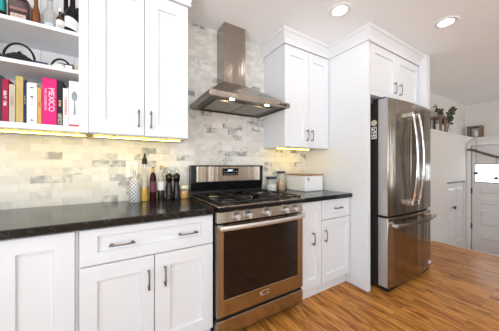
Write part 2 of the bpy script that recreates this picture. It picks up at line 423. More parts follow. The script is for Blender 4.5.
# ------------------------------------------------------------------ cabinets
def pull(parent, x, y, z, length, vertical=True, m='pull'):
    mb = MB(); h = length/2; pts = []; rad = []
    prot = .030
    for k in range(13):
        t = -1+2*k/12
        d = prot*(1-.35*t*t)
        pts.append((x, y-d, z+t*h) if vertical else (x+t*h, y-d, z)); rad.append(.0042+.0022*abs(t)**3)
    mb.tube(pts, rad, 8, up=(0, 1, 0))
    for sgn in (-.82, .82):
        c = (x, y, z+sgn*h) if vertical else (x+sgn*h, y, z)
        mb.lathe([(.0075, 0), (.0055, -.006), (.005, -prot*.78)], c, 8, 'y')
    return mb.build('handle', M[m], parent, smooth='angle')
def door(parent, x0, x1, z0, z1, y, rails=(.075, .075, .075, .075), th=.02):
    return MB().panel(x0, x1, z0, z1, y, th, rails).build('door', M['cab'], parent)
BY = 1.36                       # face of the base cabinets
# left base unit
t = thing('base_cabinet', (-.6, 1.65, 0), 'white base cabinet at the left end of the run, without a drawer', 'cabinet')
MB().box(-1.38, -.172, BY+.021, WALL-.002, .11, .872).build('body', M['cab'], t)
MB().box(-1.38, -.172, 1.412, WALL-.01, 0, .11).build('toe_kick', M['cab'], t)
door(t, -.475, -.182, .12, .864, BY, (.085, .078, .075, .073))
MB().panel(-1.0, -.481, .12, .864, BY, .02, (.08, .08, .075, .073)).build('door', M['cab'], t)
# unit with the wide drawer
t = thing('base_cabinet', (.19, 1.65, 0), 'white base cabinet left of the range, wide drawer over two doors', 'cabinet')
MB().box(-.170, .541, BY+.021, WALL-.002, .11, .872).build('body', M['cab'], t)
MB().box(-.170, .541, 1.412, WALL-.01, 0, .11).build('toe_kick', M['cab'], t)
dw = MB().panel(-.163, .537, .681, .864, BY, .02, (.072, .078, .06, .037)).build('drawer', M['cab'], t)
pull(dw, .020, BY, .772, .118, False); pull(dw, .372, BY, .772, .118, False)
a = door(t, -.163, .178, .12, .674, BY, (.072, .068, .075, .078)); pull(a, .150, BY, .545, .11)
b = door(t, .183, .537, .12, .674, BY, (.085, .068, .075, .078)); pull(b, .238, BY, .545, .11)
# right of the range
t = thing('base_cabinet', (1.45, 1.65, 0), 'narrow white base cabinet right of the range with a single full-height door', 'cabinet')
MB().box(1.315, 1.586, BY+.021, WALL-.002, .11, .872).build('body', M['cab'], t)
MB().box(1.315, 1.586, 1.412, WALL-.01, 0, .11).build('toe_kick', M['cab'], t)
a = door(t, 1.319, 1.583, .112, .872, BY, (.075, .06, .075, .075)); pull(a, 1.470, BY, .545, .11)
t = thing('base_cabinet', (1.8, 1.65, 0), 'white base cabinet beside the refrigerator panel with one small drawer over a door', 'cabinet')
MB().box(1.588, 2.004, BY+.021, WALL-.002, .11, .872).build('body', M['cab'], t)
MB().box(1.588, 2.004, 1.412, WALL-.01, 0, .11).build('toe_kick', M['cab'], t)
dw = MB().panel(1.591, 1.999, .692, .872, BY, .02, (.05, .05, .045, .045)).build('drawer', M['cab'], t)
pull(dw, 1.815, BY, .785, .11, False)
a = door(t, 1.591, 1.999, .112, .684, BY, (.062, .05, .07, .06)); pull(a, 1.630, BY, .545, .11)

def ctop(x0, x1, label):
    return tag(MB().box(x0, x1, 1.333, WALL-.001, .874, .914).build('countertop', M['stone'], None, .004), label, 'countertop')
ctop(-1.38, .543, 'black polished stone countertop left of the range, under the bottles')
ctop(1.308, 2.008, 'short black polished stone countertop between the range and refrigerator panel')

# wall cabinets
UB, UT = 1.386, 2.362
t = thing('wall_cabinet', (.147, 1.8, UB), 'tall white wall cabinet with two doors between the open bookshelves and the hood', 'cabinet')
MB().box(-.150, .445, UY+.021, WALL-.002, UB, CEIL-.004).build('body', M['cab'], t)
a = door(t, -.152, .151, UB+.004, UT, UY, (.085, .05, .085, .085)); pull(a, .118, UY, 1.498, .112)
b = door(t, .155, .445, UB+.004, UT, UY, (.085, .085, .085, .085)); pull(b, .192, UY, 1.498, .112)
t = thing('wall_cabinet', (1.69, 1.8, UB), 'white two-door wall cabinet right of the hood, above the glass jars', 'cabinet')
MB().box(1.376, 2.006, UY+.021, WALL-.002, UB-.012, CEIL-.004).build('body', M['cab'], t)
a = door(t, 1.376, 1.688, UB-.012, UT, UY, (.07, .07, .085, .085)); pull(a, 1.668, UY, 1.50, .112)
b = door(t, 1.692, 2.003, UB-.012, UT, UY, (.07, .07, .085, .085)); pull(b, 1.735, UY, 1.50, .112)
# open shelves
S0, S1, S2 = 1.419, 1.751, 1.972
BKY = 1.945
t = thing('open_shelf_cabinet', (-.42, 1.8, UB), 'white open-fronted wall cabinet with three shelves of books, kettles and bottles', 'shelf')
MB().box(-.72, -.70, UY+.004, WALL-.002, UB, CEIL-.004).build('side_panel', M['cab_in'], t)
MB().box(-.195, -.155, UY+.021, BKY+.006, UB, CEIL-.004).build('side_panel', M['cab_in'], t)
MB().box(-.70, -.155, BKY+.006, WALL-.002, UB, CEIL-.004).build('back_panel', M['cab_in'], t)
MB().box(-.70, -.196, UY+.004, BKY+.006, 2.37, CEIL-.004).build('top_panel', M['cab_in'], t)
bk = MB()
x = -.70
while x < -.2:
    x2 = min(x+.088, -.196); bk.box(x+.002, x2-.002, BKY, BKY+.006, S0, 2.37); x += .088
bk.build('back_boards', M['cab_in'], t)
MB().box(-.198, -.1535, UY-.001, UY+.02, UB, CEIL-.004).build('face_frame', M['cab'], t, .0015)
MB().box(-.70, -.196, UY, BKY, UB+.001, S0).build('shelf', M['cab'], t, .0015)
MB().box(-.70, -.196, UY, BKY, S1-.021, S1).build('shelf', M['cab'], t, .0015)
MB().box(-.70, -.196, UY, BKY, S2-.021, S2).build('shelf', M['cab'], t, .0015)

# refrigerator surround
tag(MB().box(2.010, 2.050, 1.178, WALL-.002, 0, CEIL-.004).build('refrigerator_enclosure', M['cab'], None, .002), 'tall white end panel on the left of the refrigerator, from floor to ceiling', 'panel')
tag(MB().box(3.062, 3.145, 1.10, 1.646, 0, CEIL-.004).build('refrigerator_enclosure', M['cab'], None, .002), 'tall white end panel behind the right edge of the refrigerator, beside the entry', 'panel')
t = thing('wall_cabinet', (2.55, 1.5, 1.86), 'white two-door cabinet bridging the gap above the refrigerator', 'cabinet')
MB().box(2.053, 3.059, 1.201, WALL-.002, 1.865, CEIL-.004).build('body', M['cab'], t)
a = door(t, 2.058, 2.545, 1.868, 2.362, 1.18, (.075, .075, .075, .075)); pull(a, 2.49, 1.18, 2.0, .12)
b = door(t, 2.551, 3.055, 1.868, 2.362, 1.18, (.075, .075, .075, .075)); pull(b, 2.605, 1.18, 2.0, .12)

# ------------------------------------------------------------------ refrigerator
t = thing('refrigerator', (2.6, 1.5, 0), 'stainless steel french-door refrigerator with bottom freezer and black side', 'refrigerator')
FX0, FX1 = 2.140, 3.060
MB().box(FX0+.006, FX1-.006, 1.165, 1.90, .03, 1.80).build('body', M['charcoal'], t, .004)
def bow(x): 
    u = (x-2.6)/.46
    return 1.035 + .030*u*u
def bowed(x0, x1, z0, z1, name, m):
    mb = MB(); n = 14; fr = []; bkr = []
    front = [(x0+(x1-x0)*k/n) for k in range(n+1)]
    poly = [(x, bow(x)) for x in front] + [(x1, 1.155), (x0, 1.155)]
    mb.prism(poly, 'z', z0, z1)
    return mb.build(name, m, t, .006, True)
fd = []
fd.append(bowed(FX0, 2.518, .715, 1.825, 'door', M['fridge']))
fd.append(bowed(2.523, FX1, .715, 1.825, 'door', M['fridge']))
fz = bowed(FX0, FX1, .045, .698, 'freezer_drawer', M['fridge'])
for p, x0, x1, z0, z1 in ((fd[0], FX0, FX0+.002, .716, 1.824), (fz, FX0, FX0+.002, .046, .697)):
    MB().box(x0-.0022, x0-.0002, 1.070, 1.153, z0+.003, z1-.003).build('side_skin', M['steel_side'], p)
MB().box(FX0+.012, FX1-.012, 1.10, 1.165, .699, .714).build('gasket', M['rubber'], t)
MB().box(FX0+.02, FX1-.02, 1.075, 1.15, .005, .044).build('toe_grille', M['blackplastic'], t)
for z in (1.828, ):
    MB().box(FX0+.005, FX0+.075, 1.09, 1.21, 1.802, 1.838).build('hinge_cover', M['blackplastic'], t, .008)
    MB().box(FX1-.075, FX1-.005, 1.09, 1.21, 1.802, 1.838).build('hinge_cover', M['blackplastic'], t, .008)
MB().box(FX0-.006, FX0+.07, 1.085, 1.19, .698, .714).build('hinge', M['blackplastic'], t, .003)
def fhandle(p, x):
    mb = MB(); y0 = bow(x); pts = []
    for k in range(19):
        s = -1+2*k/18
        pts.append((x, y0-.045-.040*(1-s*s), 1.255+s*.435))
    mb.tube(pts, .0115, 10, up=(0, 1, 0), flat=(1.25, .8))
    h = mb.build('handle', M['chrome'], p, smooth='angle')
    for s in (-1, 1):
        MB().box(x-.017, x+.017, y0-.052, y0+.004, 1.255+s*.432-.026, 1.255+s*.432+.026).build('handle_bracket', M['chrome'], h, .008)
fhandle(fd[0], 2.455); fhandle(fd[1], 2.578)
mb = MB(); pts = []
for k in range(21):
    s = -1+2*k/20; x = 2.6+s*.40
    pts.append((x, bow(x)-.048-.022*(1-s*s), .632))
mb.tube(pts, .013, 10, flat=(.8, 1.15))
h = mb.build('handle', M['pull'], fz, smooth='angle')
for s in (-1, 1):
    x = 2.6+s*.39
    MB().box(x-.03, x+.03, bow(x)-.056, bow(x)+.004, .615, .649).build('handle_bracket', M['chrome'], h, .006)
MB().box(2.985, 3.035, bow(3.01)-.0045, bow(3.01)+.002, .085, .115).build('sticker', M['white'], fz)
tag(MB().lathe([(.029, 0), (.029, -.004), (.026, -.006)], (FX0+.006, 1.198, 1.605), 20, 'x').build('fridge_magnet', mat('cream_enamel', (.66, .58, .42), .4), None), 'round cream magnet on the black side of the refrigerator', 'magnet')
mg = MB().box(FX0+.002, FX0+.006, 1.172, 1.222, 1.45, 1.565).build('fridge_magnet', M['white'], None)
tag(mg, 'rectangular white magnet with black marks under the round one', 'magnet')
k = MB()
for y0, y1, z0, z1 in ((1.176, 1.187, 1.525, 1.558), (1.196, 1.204, 1.54, 1.560), (1.192, 1.218, 1.516, 1.527), (1.176, 1.196, 1.492, 1.505), (1.205, 1.218, 1.488, 1.508), (1.180, 1.188, 1.455, 1.482), (1.196, 1.218, 1.462, 1.474)):
    k.box(FX0+.0005, FX0+.0022, y0, y1, z0, z1)
k.build('print', M['blackplastic'], mg)

# ------------------------------------------------------------------ range
t = thing('gas_range', (.925, 1.63, 0), 'stainless steel freestanding gas range with five knobs and black cooktop', 'range')
RX0, RX1, RY = .548, 1.302, 1.31
MB().box(RX0+.004, RX1-.004, 1.352, 1.955, .03, .905).build('body', M['black'], t, .003)
MB().box(RX0+.02, RX1-.02, 1.40, 1.9, 0, .03).build('base', M['blackplastic'], t)
cp = MB().prism([(1.352, .812), (RY-.002, .812), (RY+.006, .884), (1.352, .884)], 'x', RX0, RX1).build('control_panel', M['panel_steel'], t, .003)
for x in (.688, .780, .938, 1.115, 1.215):
    kn = MB().lathe([(.027, 0), (.027, -.006), (.0235, -.010), (.0215, -.034), (.018, -.038)], (x, RY+.003, .846), 18, 'y').build('knob', M['satin'], cp, smooth='angle')
    MB().box(x-.0045, x+.0045, RY-.043, RY-.032, .826, .866).build('knob_grip', M['satin'], kn, .002)
# cooktop
ck = MB().prism([(1.285, .888), (1.275, .898), (1.275, .914), (1.287, .922), (1.90, .922), (1.90, .888)], 'x', RX0+.001, RX1-.001).build('cooktop', M['black'], t)
MB().box(RX0-.004, RX0+.016, 1.285, 1.88, .916, .9265).build('side_trim', M['steel'], ck, .003)
MB().box(RX1-.016, RX1+.004, 1.285, 1.88, .916, .9265).build('side_trim', M['steel'], ck, .003)
MB().box(RX0+.016, RX1-.016, 1.283, 1.30, .918, .9265).build('front_trim', M['steel'], ck, .003)
BURN = [(.69, 1.44, .042), (.69, 1.74, .036), (1.16, 1.44, .046), (1.16, 1.74, .032), (.925, 1.59, .048)]
for bx, by, r in BURN:
    bb = MB().lathe([(r*1.15, 0), (r*1.15, .006), (r*.95, .014)], (bx, by, .922), 20).build('burner', M['nickel'], ck, smooth='angle')
    MB().lathe([(r, 0), (r, .005), (r*.85, .008)], (bx, by, .9345), 20).build('burner_cap', M['iron'], bb, smooth='angle')
for gx0, gx1 in ((.572, .806), (.810, 1.040), (1.044, 1.278)):
    g = MB(); z0, z1 = .936, .947; y0, y1 = 1.315, 1.865; r = .0065
    for y in (y0, (y0+y1)/2, y1): g.box(gx0, gx1, y-r, y+r, z0, z1)
    for x in (gx0+r, gx1-r): g.box(x-r, x+r, y0, y1, z0, z1)
    cx = (gx0+gx1)/2
    g.box(cx-r, cx+r, y0, y0+.085, z0, z1).box(cx-r, cx+r, y1-.085, y1, z0, z1)
    for yy in (y0+.13, y1-.13):
        g.box(gx0, gx0+.075, yy-r, yy+r, z0, z1).box(gx1-.075, gx1, yy-r, yy+r, z0, z1)
    for x in (gx0+r, gx1-r):
        for y in (y0, (y0+y1)/2, y1): g.box(x-r, x+r, y-r, y+r, .9225, z0)
    g.build('grate', M['iron'], t, .002)
# oven door
od = MB()
z0, z1 = .196, .800
od = MB().panel(RX0, RX1, z0, z1, RY, .040, (.044, .052, .105, .034), .004).build('oven_door', M['oven_steel'], t)
MB().box(.594, 1.248, RY+.0015, RY+.0038, .303, .764).build('window', M['oven_glass'], od)
hd = MB(); pts = []
for k in range(21):
    s = -1+2*k/20; pts.append((.925+s*.366, RY-.030-.022*(1-s*s), .783))
hd.tube(pts, .014, 10, flat=(.55, 1.15))
hh = hd.build('handle', M['satin'], od, smooth='angle')
for s in (-1, 1): MB().box(.925+s*.35-.016, .925+s*.35+.016, RY-.036, RY+.002, .771, .795).build('handle_post', M['chrome'], hh, .004)
bdg = marks_mb(9, .015, face_at(.925, RY-.0006, .258), 5)
bdg.build('badge', M['chrome'], od)
MB().tube([(.925+.045*math.cos(a), RY-.001, .262+.016*math.sin(a)) for a in [math.pi*2*k/24*.8+.5 for k in range(25)]], .0012, 6).build('badge_swirl', M['chrome'], od)
MB().box(RX0+.002, RX1-.002, RY+.016, 1.352, .160, .196).build('door_gap', M['black'], t)
MB().panel(RX0, RX1, .070, .172, RY, .040, (.006, .006, .006, .006), -.001).build('storage_drawer', M['oven_steel'], t)
# back guard
bgd = MB().prism([(1.885, .922), (1.895, .96), (1.880, 1.035), (1.878, 1.192), (1.955, 1.192), (1.955, .922)], 'x', RX0-.004, RX1-.006).build('back_guard', M['black'], t, .004)
MB().box(.590, 1.252, 1.874, 1.8785, 1.045, 1.180).build('fascia', M['steel'], bgd)
dp = MB().box(.836, 1.004, 1.872, 1.8745, 1.096, 1.163).build('display', M['black'], bgd)
marks_mb(4, .022, face_at(.920, 1.8718, 1.143)).build('clock', M['digits'], dp)
kb = MB()
for i in range(6):
    for j in range(2):
        if i in (2, 3) and j == 1: continue
        kb.box(.848+i*.026, .862+i*.026, 1.8712, 1.8722, 1.106+j*.024, 1.113+j*.024)
kb.build('buttons', mat('button_grey', (.25, .26, .28), .5), dp)
marks_mb(8, .012, face_at(.925, 1.8738, 1.066), 4).build('badge', M['nickel'], bgd)

# ------------------------------------------------------------------ hood
t = thing('range_hood', (.93, 1.75, 1.70), 'stainless steel chimney range hood on the marble wall above the range', 'hood')
HX0, HX1, HY = .556, 1.304, 1.47
MB().hull([(HX0, HY, 1.737), (HX1, HY, 1.737), (HX1, WALL-.002, 1.737), (HX0, WALL-.002, 1.737)],
          [(.815, 1.795, 1.945), (1.045, 1.795, 1.945), (1.045, WALL-.002, 1.945), (.815, WALL-.002, 1.945)]).build('canopy', M['hood_steel'], t)
rm = MB()
rm.box(HX0, HX1, HY, HY+.016, 1.698, 1.737).box(HX0, HX1, WALL-.018, WALL-.002, 1.698, 1.737)
rm.box(HX0, HX0+.016, HY+.016, WALL-.018, 1.698, 1.737).box(HX1-.016, HX1, HY+.016, WALL-.018, 1.698, 1.737)
rim = rm.build('rim', M['hood_steel'], t)
bt = MB()
for i in range(4): bt.box(1.185+i*.022, 1.199+i*.022, HY-.003, HY+.001, 1.711, 1.724)
bt.build('buttons', M['blackplastic'], rim)
MB().box(HX0+.016, HX1-.016, HY+.016, WALL-.018, 1.712, 1.732).build('underside', mat('hood_underside', (.08, .07, .06), .35, .8), t)
for x0, x1 in ((.66, .925), (.935, 1.20)):
    f = MB().box(x0, x1, 1.60, 1.90, 1.704, 1.712)
    f.build('filter', mat('filter_mesh', (.30, .285, .255), .4, .8), t)
for x in (.764, 1.10):
    MB().lathe([(.017, 0), (.017, -.006), (.013, -.008)], (x, 1.532, 1.712), 16).build('lamp', M['hoodlamp'], t)
MB().prism([(.820, 1.800), (1.040, 1.800), (1.040, WALL-.002), (.820, WALL-.002)], 'z', 1.94, CEIL-.002).build('chimney', M['hood_steel'], t, .002)
MB().box(1.0395, 1.042, 1.87, 1.90, 2.36, 2.39).build('vent_slot', M['blackplastic'], t)

# ------------------------------------------------------------------ lamps of the room, and unseen ones added for their light
OFF = 'round recessed ceiling light added out of view to light the room'  # extra unseen lights, added to brighten the kitchen and hall
for x, y, lab in ((.45, 1.0, OFF), (-.7, .9, OFF), (0, -.3, OFF), (1.3, -.4, OFF), (2.6, -.6, OFF), (4.0, -.5, OFF), (4.9, .35, OFF), (5.6, -.1, OFF), (.3, -1.8, OFF), (2.2, -1.9, OFF), (1.592, 1.172, 'round recessed ceiling light in front of the right wall cabinet'), (2.55, .773, 'round recessed ceiling light out from the refrigerator, the one nearer the entry')):
    t = thing('ceiling_light', (x, y, CEIL), lab, 'ceiling light', 'recessed ceiling lights')
    n = 32; mb = MB()
    mb.lathe([(.050, -.001), (.056, -.006), (.084, -.006), (.088, -.0005)], (x, y, CEIL), n, cap=False)
    mb.build('trim_ring', M['trim'], t, smooth='angle')
    MB().lathe([(.0535, -.0045), (.0535, -.0015)], (x, y, CEIL), n).build('lens', M['can'], t)
def strip(x0, x1, y, z, label):
    t = thing('light_strip', ((x0+x1)/2, y, z), label, 'light strip', 'under-cabinet light strips')
    MB().box(x0, x1, y-.007, y+.007, z-.004, z-.0003).build('tape', mat('led_tape', (.85, .75, .45), .5), t)
    mb = MB().box(x0+.004, x1-.004, y-.0055, y+.0055, z-.0065, z-.004)
    mb.build('diffuser', M['led'], t)
strip(-.69, -.172, 1.76, UB+.001, 'warm glowing light strip under the open bookshelves')
strip(-.140, .42, 1.76, UB, 'warm glowing light strip under the tall two-door wall cabinet')
strip(1.42, 1.88, 1.80, UB-.012, 'warm glowing light strip under the wall cabinet above the glass jars')
tag(MB().box(-.180, -.140, 1.745, 1.765, UB-.010, UB-.0003).build('strip_clip', mat('brass', (.45, .30, .10), .35, 1), None, .003), 'small brass clip joining the light strips under the wall cabinets', 'clip')

# ------------------------------------------------------------------ counter objects, left
t = thing('outlet_plate', (.093, WALL, 1.15), 'white outlet plate on the marble wall behind the patterned bottle', 'outlet')
MB().box(.053, .134, WALL-.006, WALL, 1.10, 1.222).build('plate', M['white'], t, .002)
MB().box(.077, .110, WALL-.0075, WALL-.006, 1.125, 1.197).build('socket', mat('socket', (.66, .66, .64), .4), t)
CT = .9142
def dots_mat():
    m = mat('dotted_ceramic', (.8, .8, .8), .25)
    tc = nd(m, 'ShaderNodeTexCoord'); sp = nd(m, 'ShaderNodeSeparateXYZ'); ln(m, tc, 'Object', sp, 0)
    at = nd(m, 'ShaderNodeMath', operation='ARCTAN2'); ln(m, sp, 'Y', at, 0); ln(m, sp, 'X', at, 1)
    ml = nd(m, 'ShaderNodeMath', operation='MULTIPLY'); ml.inputs[1].default_value = .0366; ln(m, at, 0, ml, 0)
    cb = nd(m, 'ShaderNodeCombineXYZ'); ln(m, ml, 0, cb, 'X'); ln(m, sp, 'Z', cb, 'Y')
    mp = nd(m, 'ShaderNodeMapping'); mp.inputs['Rotation'].default_value = (0, 0, math.pi/4); ln(m, cb, 0, mp, 0)
    v = nd(m, 'ShaderNodeTexVoronoi', voronoi_dimensions='2D'); v.inputs['Scale'].default_value = 54; v.inputs['Randomness'].default_value = 0
    cr = nd(m, 'ShaderNodeValToRGB'); cr.color_ramp.interpolation = 'CONSTANT'
    cr.color_ramp.elements[0].color = (.10, .11, .15, 1); cr.color_ramp.elements[1].position = .35; cr.color_ramp.elements[1].color = (.80, .80, .79, 1)
    ln(m, mp, 0, v, 0); ln(m, v, 'Distance', cr, 0); ln(m, cr, 0, P(m), 'Base Color')
    return m
x, y = .108, 1.86
t = thing('oil_bottle', (x, y, CT), 'white ceramic bottle with a small dark dot pattern, leftmost on the counter', 'bottle')
MB().lathe([(.034, 0), (.037, .004), (.037, .150), (.033, .168), (.016, .182), (.011, .195), (.012, .215)], (x, y, CT), 22).build('bottle', dots_mat(), t, smooth='angle')
MB().lathe([(.009, .215), (.010, .228), (.005, .240)], (x, y, CT), 12).build('stopper', M['nickel'], t, smooth='angle')
x = .176
t = thing('oil_bottle', (x, y, CT), 'clear glass cruet half full of golden oil with a black pourer', 'bottle')
MB().lathe([(.026, 0), (.027, .006), (.027, .175), (.022, .20), (.012, .235), (.011, .285)], (x, y, CT), 18).build('bottle', M['glass'], t, smooth='angle')
MB().lathe([(.0245, .004), (.0255, .008), (.0255, .112)], (x, y, CT), 18).build('oil', mat('golden_oil', (.62, .36, .03), .15), t, smooth='angle')
MB().lathe([(.017, .285), (.019, .29), (.018, .325), (.010, .335), (.006, .37)], (x, y, CT), 14).build('pourer', M['blackplastic'], t, smooth='angle')
x = .236
t = thing('vinegar_bottle', (x, y, CT), 'dark red vinegar bottle with a gold neck, between the oil cruet and clear bottle', 'bottle')
MB().lathe([(.023, 0), (.0245, .004), (.0245, .175), (.020, .20), (.010, .225), (.010, .262)], (x, y, CT), 18).build('bottle', mat('dark_red_glass', (.035, .006, .010), .10), t, smooth='angle')
MB().lathe([(.0115, .222), (.0118, .255)], (x, y, CT), 14).build('neck_band', mat('gold_foil', (.45, .30, .10), .35, .7), t, smooth='angle')
MB().lathe([(.010, .262), (.011, .265), (.011, .286), (.007, .290)], (x, y, CT), 14).build('cap', M['nickel'], t, smooth='angle')
MB().lathe([(.0249, .07), (.0249, .15)], (x, y, CT), 18, cap=False).build('label', mat('plum_label', (.12, .025, .05), .5), t, smooth='angle')
x = .296
t = thing('liquor_bottle', (x, y, CT), 'clear corked bottle with dark lower half, left of the pepper mills', 'bottle')
MB().lathe([(.026, 0), (.027, .004), (.027, .165), (.020, .19), (.010, .21), (.010, .245)], (x, y, CT), 18).build('bottle', M['glass'], t, smooth='angle')
MB().lathe([(.0248, .004), (.0255, .008), (.0255, .075)], (x, y, CT), 18).build('contents', mat('balsamic', (.012, .008, .010), .15), t, smooth='angle')
MB().lathe([(.0274, .082), (.0274, .150)], (x, y, CT), 18, cap=False).build('label', mat('pale_label', (.70, .70, .68), .5), t, smooth='angle')
MB().lathe([(.0105, .240), (.012, .247), (.012, .276)], (x, y, CT), 14).build('cork', mat('cork', (.42, .30, .16), .8), t, smooth='angle')
for x, lab in ((.355, 'dark espresso wood pepper mill beside the clear corked bottle'), (.414, 'dark espresso wood pepper mill beside the small spice jar')):
    t = thing('pepper_mill', (x, y-.01, CT), lab, 'pepper mill', 'pepper mills')
    c = (x, y-.01, CT)
    MB().lathe([(.029, 0), (.0305, .004), (.0305, .018), (.027, .024), (.028, .06), (.025, .078), (.027, .092), (.022, .115), (.020, .135), (.022, .15), (.028, .158), (.0285, .166)], c, 20).build('body', M['wood_dark'], t, smooth='angle')
    MB().lathe([(.020, .1665), (.0275, .172), (.029, .188), (.024, .204), (.010, .212)], c, 20).build('head', M['wood_dark'], t, smooth='angle')
    MB().lathe([(.0045, .212), (.007, .216), (.006, .226), (.002, .230)], c, 12).build('finial', M['chrome'], t, smooth='angle')
x, y = .478, 1.86
t = thing('spice_jar', (x, y, CT), 'small glass jar of amber spice with a white cap, beside the range', 'jar')
MB().lathe([(.036, 0), (.038, .004), (.038, .078), (.034, .086)], (x, y, CT), 20).build('jar', M['glass'], t, smooth='angle')
MB().lathe([(.0355, .003), (.0362, .006), (.0362, .064)], (x, y, CT), 20).build('spice', mat('amber_spice', (.62, .33, .10), .6), t, smooth='angle')
MB().lathe([(.036, .086), (.037, .09), (.037, .105), (.034, .108)], (x, y, CT), 20).build('lid', mat('cream_cap', (.76, .72, .60), .4), t, smooth='angle')

# counter objects, right
x, y = 1.420, 1.895
t = thing('canister', (x, y, CT), 'short clear glass canister of white sugar with a dark lid, beside the range', 'jar')
MB().lathe([(.056, 0), (.058, .004), (.058, .118), (.050, .130)], (x, y, CT), 22).build('jar', M['glass'], t, smooth='angle')
MB().lathe([(.054, .003), (.0555, .006), (.0555, .072)], (x, y, CT), 22).build('sugar', mat('sugar', (.82, .80, .76), .8), t, smooth='angle')
MB().lathe([(.054, .130), (.058, .133), (.058, .153), (.054, .156)], (x, y, CT), 22).build('lid', M['navy'], t, smooth='angle')
x, y = 1.562, 1.905
t = thing('canister', (x, y, CT), 'taller clear glass canister of tan grain with a dark lid, behind the short one', 'jar')
MB().lathe([(.047, 0), (.049, .004), (.049, .175), (.042, .187)], (x, y, CT), 22).build('jar', M['glass'], t, smooth='angle')
MB().lathe([(.045, .003), (.0465, .006), (.0465, .098)], (x, y, CT), 22).build('grain', mat('grain', (.62, .40, .24), .8), t, smooth='angle')
MB().lathe([(.046, .187), (.050, .190), (.050, .210), (.046, .213)], (x, y, CT), 22).build('lid', M['navy'], t, smooth='angle')
t = thing('bread_box', (1.80, 1.79, CT), 'white metal bread box with a flat wooden lid on the right counter', 'bread box')
MB().box(1.668, 1.935, 1.640, 1.945, CT, CT+.168).build('box', mat('white_enamel', (.84, .84, .83), .3), t, .010)
MB().box(1.660, 1.943, 1.632, 1.953, CT+.168, CT+.181).build('lid', M['wood_lid'], t, .003)
MB().box(1.70, 1.712, 1.635, 1.6405, CT+.118, CT+.150).tube([(1.706, 1.630, CT+.145), (1.706, 1.622, CT+.130), (1.706, 1.634, CT+.112)], .004, 6).build('latch', M['nickel'], t)

# ------------------------------------------------------------------ books
BKS = [  # x0, x1, height, colour, depth, title, title colour, label
 (-.552, -.527, .246, (.03, .06, .05), .20, None, None, 'dark green book, first in the row at the left edge of the shelf'),
 (-.525, -.501, .231, (.42, .015, .07), .21, 'a b c d e', (.85, .75, .75), 'crimson book with white spine lettering near the left of the row'),
 (-.498, -.475, .207, (.62, .55, .42), .19, 'abcdefg', (.40, .20, .15), 'short beige book between the crimson and yellow books'),
 (-.472, -.444, .256, (.62, .48, .17), .21, 'abcdefgh', (.45, .33, .10), 'tall mustard yellow book in the left half of the row'),
 (-.442, -.432, .238, (.02, .03, .10), .20, 'abcdefghijkl', (.6, .6, .7), 'thin navy blue book beside the mustard yellow book'),
 (-.430, -.389, .229, (.80, .79, .78), .21, 'bread', (.30, .30, .32), 'thick white book with small black marks, middle of the row'),
 (-.387, -.370, .210, (.72, .42, .13), .19, 'abcde', (.25, .10, .05), 'thin orange book tucked left of the big pink book'),
 (-.367, -.305, .270, (.82, .02, .22), .22, 'MEXICO', (.95, .75, .80), 'thick hot pink book lettered MEXICO'),
 (-.303, -.278, .265, (.02, .018, .02), .21, 'FOOD', (.75, .40, .20), 'black book directly right of the pink book'),
 (-.276, -.251, .226, (.80, .78, .77), .20, 'lettering red', (.70, .06, .06), 'shorter white book with red spine lettering'),
 (-.249, -.2005, .275, (.80, .80, .79), .22, None, None, 'white book with a spoon picture at the right end of the row'),
]
for x0, x1, h, c, d, ttl, tc_, lab in BKS:
    yb = 1.660
    t = thing('book', ((x0+x1)/2, yb, S0), lab, 'book', 'cookbooks on the lowest shelf')
    cm = mat('book_cover', tuple(k_*.8 for k_ in c) if min(c) < .5 else c, .5, Specular_IOR_Level=.2)
    e = .0018
    mb = MB().box(x0, x1, yb, yb+.003, S0, S0+h).box(x0, x0+e, yb+.003, yb+d, S0, S0+h).box(x1-e, x1, yb+.003, yb+d, S0, S0+h)
    mb.build('cover', cm, t)
    MB().box(x0+e+.0002, x1-e-.0002, yb+.0032, yb+d-.004, S0+.002, S0+h-.004).build('pages', M['paper'], t)
    if ttl:
        size = min((x1-x0)*.6, .015)
        if ttl == 'MEXICO': size = .036
        pass
        cx = (x0+x1)/2 + (.008 if ttl == 'MEXICO' else 0)
        pl = face_at(cx, yb-.0006, S0+h*(.55 if ttl != 'FOOD' else .50), -R90)
        (text_mb(ttl, size, pl) if ttl == 'MEXICO' else marks_mb(len(ttl), size, pl, len(lab))).build('title', mat('title_ink', tc_, .5), t)
    if ttl == 'MEXICO':
        text_mb('THE COOKBOOK', .016, face_at((x0+x1)/2-.017, yb-.0006, S0+h*.55, -R90)).build('subtitle', mat('subtitle_ink', (.95, .55, .65), .5), t)
    if ttl == 'bread':
        k = MB()
        for zz in (.20, .15, .02): k.box((x0+x1)/2-.006, (x0+x1)/2+.006, yb-.0008, yb, S0+zz, S0+zz+.006)
        k.build('marks', M['blackplastic'], t)
    if ttl == 'FOOD':
        MB().box(x0+.003, x1-.003, yb-.0007, yb, S0+.01, S0+.075).build('picture', noisy(mat('book_photo', (.2, .2, .15), .5), (.05, .04, .03), (.45, .36, .28), 60), t)
    if 'spoon' in lab:
        sp = MB()
        pts = []
        for k in range(20):
            a = 2*math.pi*k/20; pts.append((x0+.026+.0135*math.cos(a), S0+.185+.030*math.sin(a)))
        sp.prism(pts, 'y', yb-.0009, yb)
        sp.prism([(x0+.0235, S0+.16), (x0+.0285, S0+.16), (x0+.032, S0+.085), (x0+.031, S0+.072), (x0+.022, S0+.072), (x0+.021, S0+.085)], 'y', yb-.0009, yb)
        sp.build('spoon_picture', mat('spoon_grey', (.22, .25, .27), .3, .3), t)
        MB().box(x0, x1, yb-.0009, yb, S0+.004, S0+.016).build('red_band', mat('red_band', (.60, .04, .04), .5), t)

